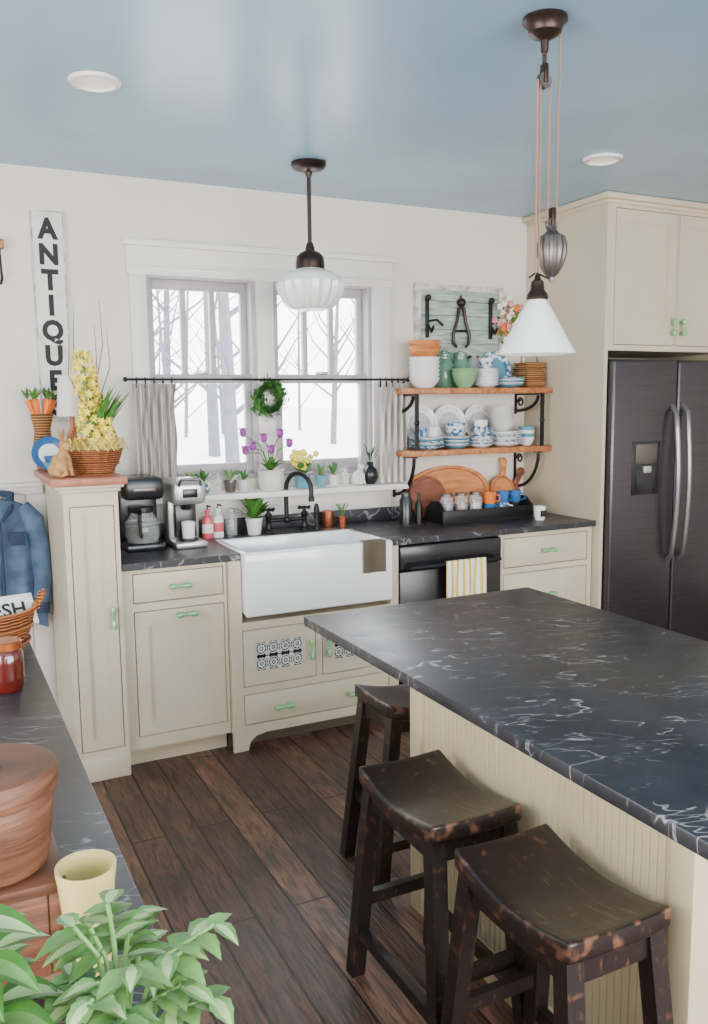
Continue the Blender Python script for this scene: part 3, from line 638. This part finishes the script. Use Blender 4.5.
# coffee makers
b=B(); x,y=.165,-.27
b.box(x-.09,x+.09,y-.12,y+.12,CT,CT+.035,steelD,.01,e=0); b.box(x-.09,x+.09,y+.03,y+.12,CT+.03,CT+.33,steelD,.015); b.box(x-.09,x+.09,y-.12,y+.12,CT+.235,CT+.335,steelD,.02)
b.lathe([(0,0),(.07,0),(.078,.03),(.074,.09),(.05,.13),(.05,.15),(.045,.15)],gC,(x,y-.045,CT+.037),28); b.lathe([(0,.003),(.066,.003),(.072,.03),(.071,.06),(0,.06)],soil,(x,y-.045,CT+.037),24)
b.lathe([(.052,.135),(.056,.14),(.056,.16),(0,.165)],steelD,(x,y-.045,CT+.037),24); b.lathe([(.076,.085),(.077,.095)],silver,(x,y-.045,CT+.037),24)
b.tube([(x-.02,y-.10,CT+.18),(x-.035,y-.16,CT+.17),(x-.035,y-.165,CT+.09),(x-.02,y-.118,CT+.07)],.009,steelD,8); b.box(x-.05,x+.05,y-.123,y-.118,CT+.272,CT+.29,pewter,.002); b.done('drip_coffee_maker')
b=B(); x,y=.37,-.29
b.box(x-.075,x+.075,y-.12,y+.12,CT,CT+.03,silver,.01,e=0); b.box(x-.075,x+.075,y+.02,y+.12,CT+.02,CT+.30,silver,.015); b.box(x-.08,x+.08,y-.11,y+.12,CT+.20,CT+.315,silver,.03,seg=4)
b.box(x-.05,x+.05,y-.022,y+.025,CT+.04,CT+.2,steelD,.006); b.lathe([(0,0),(.045,0),(.045,.01),(0,.012)],steelD,(x,y-.06,CT+.03),24); b.lathe([(.02,0),(.03,.03)],steelD,(x,y-.06,CT+.175),20)
b.tube([(x-.05,y-.105,CT+.29),(x-.045,y-.125,CT+.32),(x+.045,y-.125,CT+.32),(x+.05,y-.105,CT+.29)],.008,pewter,8); b.box(x-.035,x+.035,y-.114,y-.108,CT+.235,CT+.275,steelD,.004)
b.lathe([(0,0),(.028,0),(.033,.075),(.03,.075),(.026,.006),(0,.006)],porc,(x,y-.06,CT+.043),20); b.done('single_serve_coffee_maker')
# towels
b=B(); b.sheet(lambda u,v:(1.10+.12*u,(-.707-.004*math.sin(u*9)-.004) if v>.35 else (-.707-.004+(.35-v)/.35*.05),(.926+.002 if v<=.35 else .926-(v-.35)/.65*.15)+(0 if v<=.35 else .002)),14,20,brownT); b.done('brown_dish_towel')
b=B(); b.sheet(lambda u,v:(1.555+.235*u,-.715-.008*math.sin(u*15)*min(1,v*2)-.002,.792-.21*v),40,12,yelT); b.sheet(lambda u,v:(1.555+.235*u,-.7155+.03*v,.792-.02*v*v+.004*math.sin(pi*v)),40,4,yelT); b.done('yellow_striped_towel')
# ---------------------------------------------------------------- sill items
SZ=1.1315
def pot(b,x,y,z,r,h,m): 
    b.lathe([(0,0),(r*.72,0),(r*.95,h*.85),(r,h*.86),(r,h),(r*.88,h),(r*.85,h*.8),(0,h*.8)],m,(x,y,z),20); b.lathe([(0,h*.86),(r*.87,h*.86)],soil,(x,y,z),16)
def sprig(b,x,y,z,n,L,m,w=.02,sp=1.0):
    for i in range(n):
        a=random.uniform(0,6.3); e=random.uniform(.3,1.4); d=V((math.cos(a)*sp,math.sin(a)*sp*.6,e)); p=V((x,y,z))+d.normalized()*random.uniform(0,L*.5); b.leaf(p,d,L*random.uniform(.5,1),w,m,.3,4)
for x,m,k in ((.455,rabW,0),(.53,blueC,1),(.665,pewter,0),(.735,rabW,1),(1.17,tealC,0),(1.245,rabW,1)):
    b=B(); pot(b,x,-.085,SZ,.034,.06,m); sprig(b,x,-.085,SZ+.05,20,.085,leafG if k else leafL,.018,.5); b.clamp(-.03); b.done('potted_herb')
for x in (.60,1.31):
    b=B(); b.lathe([(0,0),(.020,0),(.022,.06),(.010,.08),(.012,.10),(.009,.10)],gC,(x,-.09,SZ),16); b.done('bud_vase')
b=B(); b.lathe([(0,0),(.055,0),(.065,.03),(.068,.10),(.072,.105),(.062,.105),(.055,.02),(0,.02)],rabW,(.880,-.10,SZ),28); b.lathe([(0,.095),(.06,.095)],soil,(.880,-.10,SZ),16)
random.seed(9); X=.880
for i in range(16): a=i*.7; b.leaf((X,-.10,SZ+.09),(math.cos(a)*.7,math.sin(a)*.4-.2,.9),.17,.035,leafG,.5,5)
for tx,tz in ((-.15,.27),(-.10,.20),(-.04,.24),(0,.18),(.05,.26),(.10,.21),(-.14,.18)):
    e=V((X+tx,-.115,SZ+tz+.02)); b.tube([(X,-.10,SZ+.09),(X+tx*.4,-.105,SZ+.1+tz*.5),e],.0028,leafG,5)
    for k in range(6): a=2*pi*k/6; b.leaf(e-V((0,0,.012)),(math.cos(a)*.55,math.sin(a)*.5-.1,1.0),.052,.032,purF,.0,5,fold=.7)
    b.ball(e+V((0,0,.010)),.019,purF,(1,1,1.3),10,6)
b.clamp(-.03); b.done('purple_tulip_planter')
b=B(); b.lathe([(0,0),(.035,0),(.042,.07),(.045,.075),(.038,.075),(0,.065)],tealC,(1.06,-.09,SZ),24)
sprig(b,1.06,-.10,SZ+.06,26,.12,leafG,.032,.7)
for i in range(18):
    e=V((1.06+random.uniform(-.06,.06),-.11+random.uniform(-.05,.02),SZ+.14+random.uniform(-.03,.05)))
    for k in range(5): a=2*pi*k/5; b.ball(e+V((.010*math.cos(a),-.003,.010*math.sin(a))),.009,yelF,(1,.6,1),8,5)
b.clamp(-.03); b.done('potted_primrose')
def rabbit(name,x,y,z,s,m,rot):
    b=B(); b.M=T(x,y,z)@R('Z',rot)@Matrix.Scale(s,4)
    b.ball((0,.01,.30),.26,m,(.8,1.05,1.1)); b.ball((0,-.10,.5),.17,m,(.9,.9,1.2)); b.ball((0,-.17,.76),.145,m,(.88,1.15,.95)); b.ball((0,-.29,.72),.075,m)
    for q in (-1,1):
        b.ball((q*.06,-.08,1.05),.06,m,(.75,.5,3.0),M=R('Y',q*8)); b.ball((q*.17,.04,.18),.16,m,(.65,1.2,1.05)); b.ball((q*.16,-.16,.05),.07,m,(.8,2.0,.7)); b.tube([(q*.08,-.2,.5),(q*.09,-.25,.25),(q*.09,-.27,.04)],[.07,.05,.055],m)
        b.ball((q*.12,-.21,.80),.02,m)
    b.ball((0,.29,.2),.09,m); b.M=Matrix(); b.done(name,remesh=.022*s,loc=(x,y,z))
rabbit('ceramic_rabbit_figurine',1.385,-.095,SZ,.13,rabW,20)
b=B(); b.lathe([(0,0),(.025,0),(.042,.04),(.035,.08),(.015,.1),(.018,.12),(.012,.12),(0,.1)],steelD,(1.465,-.085,SZ),22); sprig(b,1.465,-.085,SZ+.11,10,.11,leafD,.012,.4); b.clamp(-.03); b.done('dark_bud_vase')
b=B(); pot(b,.765,-.15,CT,.045,.085,rabW); sprig(b,.765,-.15,CT+.07,44,.14,leafG,.032,.6); b.clamp(-.03); b.done('potted_ivy')
b=B(); b.lathe([(0,0),(.03,0),(.03,.1),(.02,.12),(.02,.13),(0,.13)],gC,(.66,-.1,CT),18); b.done('glass_sink_bottle')
# ---------------------------------------------------------------- top of the tall cabinet
TZ=1.289
b=B(); cx,cy=-.062,-.50
b.lathe([(0,0),(.07,0),(.08,.02),(.10,.06),(.112,.095),(.114,.10),(.104,.10),(.09,.06),(.06,.015),(0,.015)],wickO,(cx,cy,TZ),60,ribs=(20,.03))
for zz,rr in ((.012,.076),(.045,.095),(.10,.112)): b.tube([(cx+rr*math.cos(a),cy+rr*math.sin(a),TZ+zz) for a in [i*pi/16 for i in range(33)]],.006,wickO,6)
b.tube([(cx-.1,cy,TZ+.09)]+[(cx-.1*math.cos(a),cy,TZ+.09+.16*math.sin(a)) for a in [i*pi/12 for i in range(1,12)]]+[(cx+.1,cy,TZ+.09)],.006,wickO,6)
b.ball((cx,cy,TZ+.09),.095,moss,(1,1,.5),20,8)
random.seed(3)
for i in range(120):
    a=random.uniform(0,6.3); r=random.uniform(.02,.10); b.tube([(cx+r*math.cos(a),cy+r*math.sin(a),TZ+.11),(cx+(r+.02)*math.cos(a+.4),cy+(r+.02)*math.sin(a+.4),TZ+.15),(cx+(r+.04)*math.cos(a+.7),cy+(r+.03)*math.sin(a+.7),TZ+.10)],.0022,moss,4)
for i in range(34):
    a=random.uniform(-1.4,2.0); b.leaf((cx+random.uniform(-.02,.03),cy-.02,TZ+.12),(math.cos(a)*.55,math.sin(a)*.3-.15,1.0),random.uniform(.18,.33),.030,leafG,.12,7,fold=.5)
def hyac(ox,oy,z0,z1,r,petL=.024):
    b.tube([(cx,cy,TZ+.1),(cx+ox*.6,cy+oy*.6,TZ+z1*.6),(cx+ox,cy+oy,TZ+z1)],.007,leafL,6); n=max(3,int((z1-z0)/.027))
    for i in range(n+1):
        z=z0+(z1-z0)*i/n; rr=r*(1-.5*(i/n)**2)
        for k in range(7):
            a=2*pi*k/7+i*.45+random.uniform(-.2,.2); c=V((cx+ox*(.6+.4*(z-z0)/(z1-z0))+rr*math.cos(a),cy+oy+rr*math.sin(a),TZ+z+random.uniform(-.008,.008))); dd=V((math.cos(a),math.sin(a),.2))
            b.tube([c-dd*rr*.8,c],[.003,.006],yelF,5)
            for q in range(6):
                t=2*pi*q/6+a; o=V((-math.sin(a)*math.cos(t),math.cos(a)*math.cos(t),math.sin(t))); b.leaf(c,dd*.5+o,petL,.010,yelF,.1,3,up=dd)
hyac(-.035,-.02,.34,.50,.046); hyac(-.03,-.05,.15,.29,.046); hyac(.035,-.06,.13,.22,.044); hyac(.0,.02,.28,.40,.036)
for ex,ez in ((.06,.72),(.09,.60),(-.07,.70),(-.1,.55),(.03,.62)):
    b.tube([(cx,cy,TZ+.12),(cx+ex*.3,cy,TZ+ez*.5),(cx+ex*.9,cy,TZ+ez*.75),(cx+ex*.8,cy,TZ+ez)],[.003,.0025,.002,.001],boardD,5)
b.done('hyacinth_easter_basket')
rabbit('carved_rabbit_statue',-.215,-.60,TZ,.165,rab,35)
b=B(); plate(b,(0,0,0),.075,blueM,T(-.215,-.24,TZ+.076)@R('X',78)); plate(b,(0,0,0),.045,porc,T(-.215,-.248,TZ+.076)@R('X',78),.004); b.done('blue_rimmed_plate')
b=B(); bowl(b,(-.20,-.40,TZ+.0005),.06,.05,tealC); bowl(b,(-.20,-.40,TZ+.03),.058,.045,blueM); b.done('blue_bowls')
b=B(); x,y=-.105,-.22; b.lathe([(0,0),(.045,0),(.045,.01),(.015,.025),(.012,.06),(.025,.1),(.03,.14),(.012,.19),(.01,.25),(0,.25)],capW,(x,y,TZ),24); b.lathe([(.066,.24),(.052,.42),(.050,.42),(.064,.24)],trimM,(x,y,TZ),32); b.done('small_table_lamp')
b=B(); x,y=-.225,-.14; b.lathe([(0,0),(.03,0),(.045,.08),(.035,.18),(.05,.25),(.046,.25),(.03,.18),(0,.02)],wick,(x,y,TZ),24)
for i in range(6):
    a=i*1.05; p=V((x+.018*math.cos(a),y+.018*math.sin(a),TZ+.22)); d=V((math.cos(a)*.4,math.sin(a)*.3,1)).normalized(); b.tube([p,p+d*.06,p+d*.10],[.006,.013,.015],carrot,8)
    for k in range(7): b.leaf(p+d*.10,d+V((random.uniform(-.8,.8),random.uniform(-.6,.6),0)),.075,.014,leafG,.2,3)
b.done('carrot_bunch_vase')
# denim jacket: body, collar, placket, pocket, sleeves
b=B(); jx0=-.43
def jk(u,v):
    w=.12+.045*min(1,v*3)+.02*v; x=jx0+(u-.5)*2*w; f=.012*math.sin(u*9+4*v)+.016*v*math.sin(u*21+2.3*v)+.008*math.sin(v*13+u*7); return (x,-.12+f-.045*math.sin(pi*u),1.165-.05*(abs(u-.5)*2)**2-.56*v)
b.sheet(jk,60,34,denim)
b.sheet(lambda u,v:(jx0+(u-.5)*.28*(1+.15*v),-.045,1.16-.05*(abs(u-.5)*2)**2-.55*v),12,6,denim)
for sx in (-1,1):
    b.tube([(jx0+sx*.10,-.10,1.125),(jx0+sx*.145,-.115,1.06),(jx0+sx*.165,-.13,.93),(jx0+sx*.17,-.15,.80),(jx0+sx*.155,-.17,.68)],[.036,.048,.046,.041,.036],denim,14)
    b.tube([(jx0+sx*.156,-.168,.69),(jx0+sx*.152,-.174,.64)],[.039,.038],denimD,14)
    b.tube([(jx0+sx*.02,-.06,1.185),(jx0+sx*.055,-.10,1.18),(jx0+sx*.045,-.16,1.12),(jx0+sx*.01,-.185,1.07)],[.014,.02,.018,.006],denimD,8)
    b.box(jx0+sx*.07-.03,jx0+sx*.07+.03,-.192,-.184,.96,1.02,denimD,.003)
b.tube([(jx0,-.175,1.10),(jx0,-.185,.9),(jx0,-.19,.63)],.007,denimD,6)
b.tube([(jx0,-.051,1.15),(jx0,-.08,1.20),(jx0,-.052,1.21)],.006,black,6); b.done('denim_jacket')
b=B(); cx,cy,z=-.592,-1.76,.9155
b.lathe([(0,0),(.10,0),(.11,.02),(.13,.08),(.14,.12),(.132,.12),(.12,.08),(.10,.02),(0,.015)],wickO,(cx,cy,z),44,ribs=(22,.02))
for zz in (.03,.075,.12): b.tube([(cx+(.112+.24*zz*1.0)*math.cos(a),cy+(.112+.24*zz)*math.sin(a),z+zz) for a in [i*pi/18 for i in range(37)]],.006,wickO,6)
b.tube([(cx+.14,cy-.03,z+.11),(cx+.16,cy-.02,z+.15),(cx+.165,cy,z+.155),(cx+.16,cy+.02,z+.15),(cx+.14,cy+.03,z+.11)],.006,wickO,6)
b.M=T(cx+.045,cy-.03,z+.085)@R('Z',12)@R('X',-38); b.box(-.10,.10,-.006,.006,-.02,.075,signM,.003); b.text('FRESH',.055,signT,T(0,-.0075,.012)@R('X',90),.0008,.001); b.M=Matrix()
b.done('wicker_basket_with_sign')
jx=-.556
b=B(); b.lathe([(0,0),(.034,0),(.038,.008),(.038,.085),(.033,.098),(.031,.10)],redJ,(jx,-2.11,.9155),28); b.lathe([(0,.12),(.033,.119),(.036,.116),(.036,.10),(.03,.098)],lidR,(jx,-2.11,.9155),28); b.lathe([(.0385,.03),(.0385,.07)],redJ,(jx,-2.11,.9155),24); b.done('preserve_jar')
CZ=.9155
b=B(); cx,cy=-.648,-3.225
b.box(cx-.10,cx+.072,cy-.03,cy+.10,CZ,CZ+.018,redW,.004,e=0); b.box(cx+.05,cx+.072,cy-.03,cy+.10,CZ+.015,CZ+.115,redW,.004); b.box(cx-.10,cx-.078,cy-.03,cy+.10,CZ+.015,CZ+.115,redW,.004); b.box(cx-.078,cx+.05,cy+.08,cy+.10,CZ+.015,CZ+.115,redW,.004); b.box(cx-.078,cx+.05,cy-.03,cy-.012,CZ+.015,CZ+.115,redW,.004); b.box(cx-.10,cx+.072,cy-.03,cy+.10,CZ+.112,CZ+.128,redW,.004,e=0)
b.done('wooden_riser')
b=B(); b.lathe([(0,0),(.052,0),(.060,.006),(.066,.05),(.069,.085),(.067,.09),(.074,.094),(.076,.116),(.073,.122),(.066,.124),(.050,.122),(.030,.121),(.0,.121)],redW,(cx,cy+.035,CZ+.1285),48); b.lathe([(0,.12),(.014,.122),(.010,.128),(.013,.134),(0,.137)],redW,(cx,cy+.035,CZ+.1285),20); b.done('turned_wooden_canister')
b=B(); b.lathe([(0,0),(.020,0),(.022,.006),(.027,.07),(.032,.125),(.034,.138),(.034,.144),(.030,.142),(.025,.07),(.0,.015)],yelC,(-.556,-3.262,CZ),36); b.done('yellow_ceramic_cup')
# foreground plants
random.seed(21)
b=B(); px,py=-.562,-3.49; pot(b,px,py,CZ,.045,.08,terra)
for i in range(22):
    a=random.uniform(0,6.3); L=random.uniform(.03,.09); h=random.uniform(.06,.145)
    if math.sin(a)>0.2: L*=.6
    p0=V((px,py,CZ+.07)); p1=p0+V((math.cos(a)*L*.5,math.sin(a)*L*.5,h*.8)); p2=p0+V((math.cos(a)*L,math.sin(a)*L,h)); b.tube([p0,p1,p2],.0022,leafL,5)
    for k in range(7):
        t=k/6; q=p1.lerp(p2,t); aa=a+(1.2 if k%2 else -1.2)*(1-.5*t)+random.uniform(-.3,.3); b.leaf(q,(math.cos(aa),math.sin(aa),random.uniform(.0,.5)),random.uniform(.026,.042),random.uniform(.016,.024),leafL,.35,8,leafL if k%3 else leafP,ser=.07)
b.done('potted_mint_plant')
b=B(); px,py=-.700,-3.48; pot(b,px,py,CZ,.045,.08,terra)
for i in range(30):
    a=i*2.4+random.uniform(-.3,.3); h=random.uniform(.06,.165); r=random.uniform(.01,.04); p0=V((px,py,CZ+.07)); p1=p0+V((math.cos(a)*r,math.sin(a)*r,h)); b.tube([p0,p0.lerp(p1,.5)+V((0,0,.01)),p1],.003,leafG,5)
    b.leaf(p1,(math.cos(a),math.sin(a),.35),random.uniform(.045,.07),random.uniform(.03,.042),leafG,.5,10,leafP if i%2 else leafL,fold=.25)
b.done('potted_variegated_houseplant')
# ---------------------------------------------------------------- lights/world/camera
w=bpy.data.worlds.new('w'); SC.world=w; w.use_nodes=True; bg=w.node_tree.nodes['Background']; bg.inputs[0].default_value=(.96,.98,1,1); bg.inputs[1].default_value=9.5
def area(name,loc,rot,sx,sy,pw,col=(1,1,1),portal=False):
    l=bpy.data.lights.new(name,'AREA'); l.shape='RECTANGLE'; l.size=sx; l.size_y=sy; l.energy=pw; l.color=col; o=bpy.data.objects.new(name,l); o.location=loc; o.rotation_euler=rot; COL.objects.link(o)
    if portal: l.cycles.is_portal=True
area('daylight_front_opening',(.9,-6.4,1.6),(pi/2,0,0),4.8,1.5,175,(1,.97,.93))
area('left_opening_fill',(-2.6,-3.2,1.6),(pi/2,0,-pi/2),3.2,1.3,75,(1,.98,.95))  # fill light added to lift the exposure, at an unseen left opening
area('kitchen_window_portal',(.91,.16,1.7),(-pi/2,0,0),1.24,1.02,1,portal=True)
f=853.9616;a=.4592;p=.1294;r=-.0113
fw=V((math.sin(a)*math.cos(p),math.cos(a)*math.cos(p),-math.sin(p))); rt=V((math.cos(a),-math.sin(a),0)); up=rt.cross(fw)
rt2=rt*math.cos(r)+up*math.sin(r); up2=rt2.cross(fw)
M=Matrix((( rt2.x,up2.x,-fw.x,-.6834),(rt2.y,up2.y,-fw.y,-4.2233),(rt2.z,up2.z,-fw.z,1.5826),(0,0,0,1)))
cd=bpy.data.cameras.new('camera'); cd.sensor_fit='VERTICAL'; cd.sensor_height=24; cd.lens=24*f/1024; cd.clip_start=.02
co=bpy.data.objects.new('camera',cd); COL.objects.link(co); co.matrix_world=M; SC.camera=co
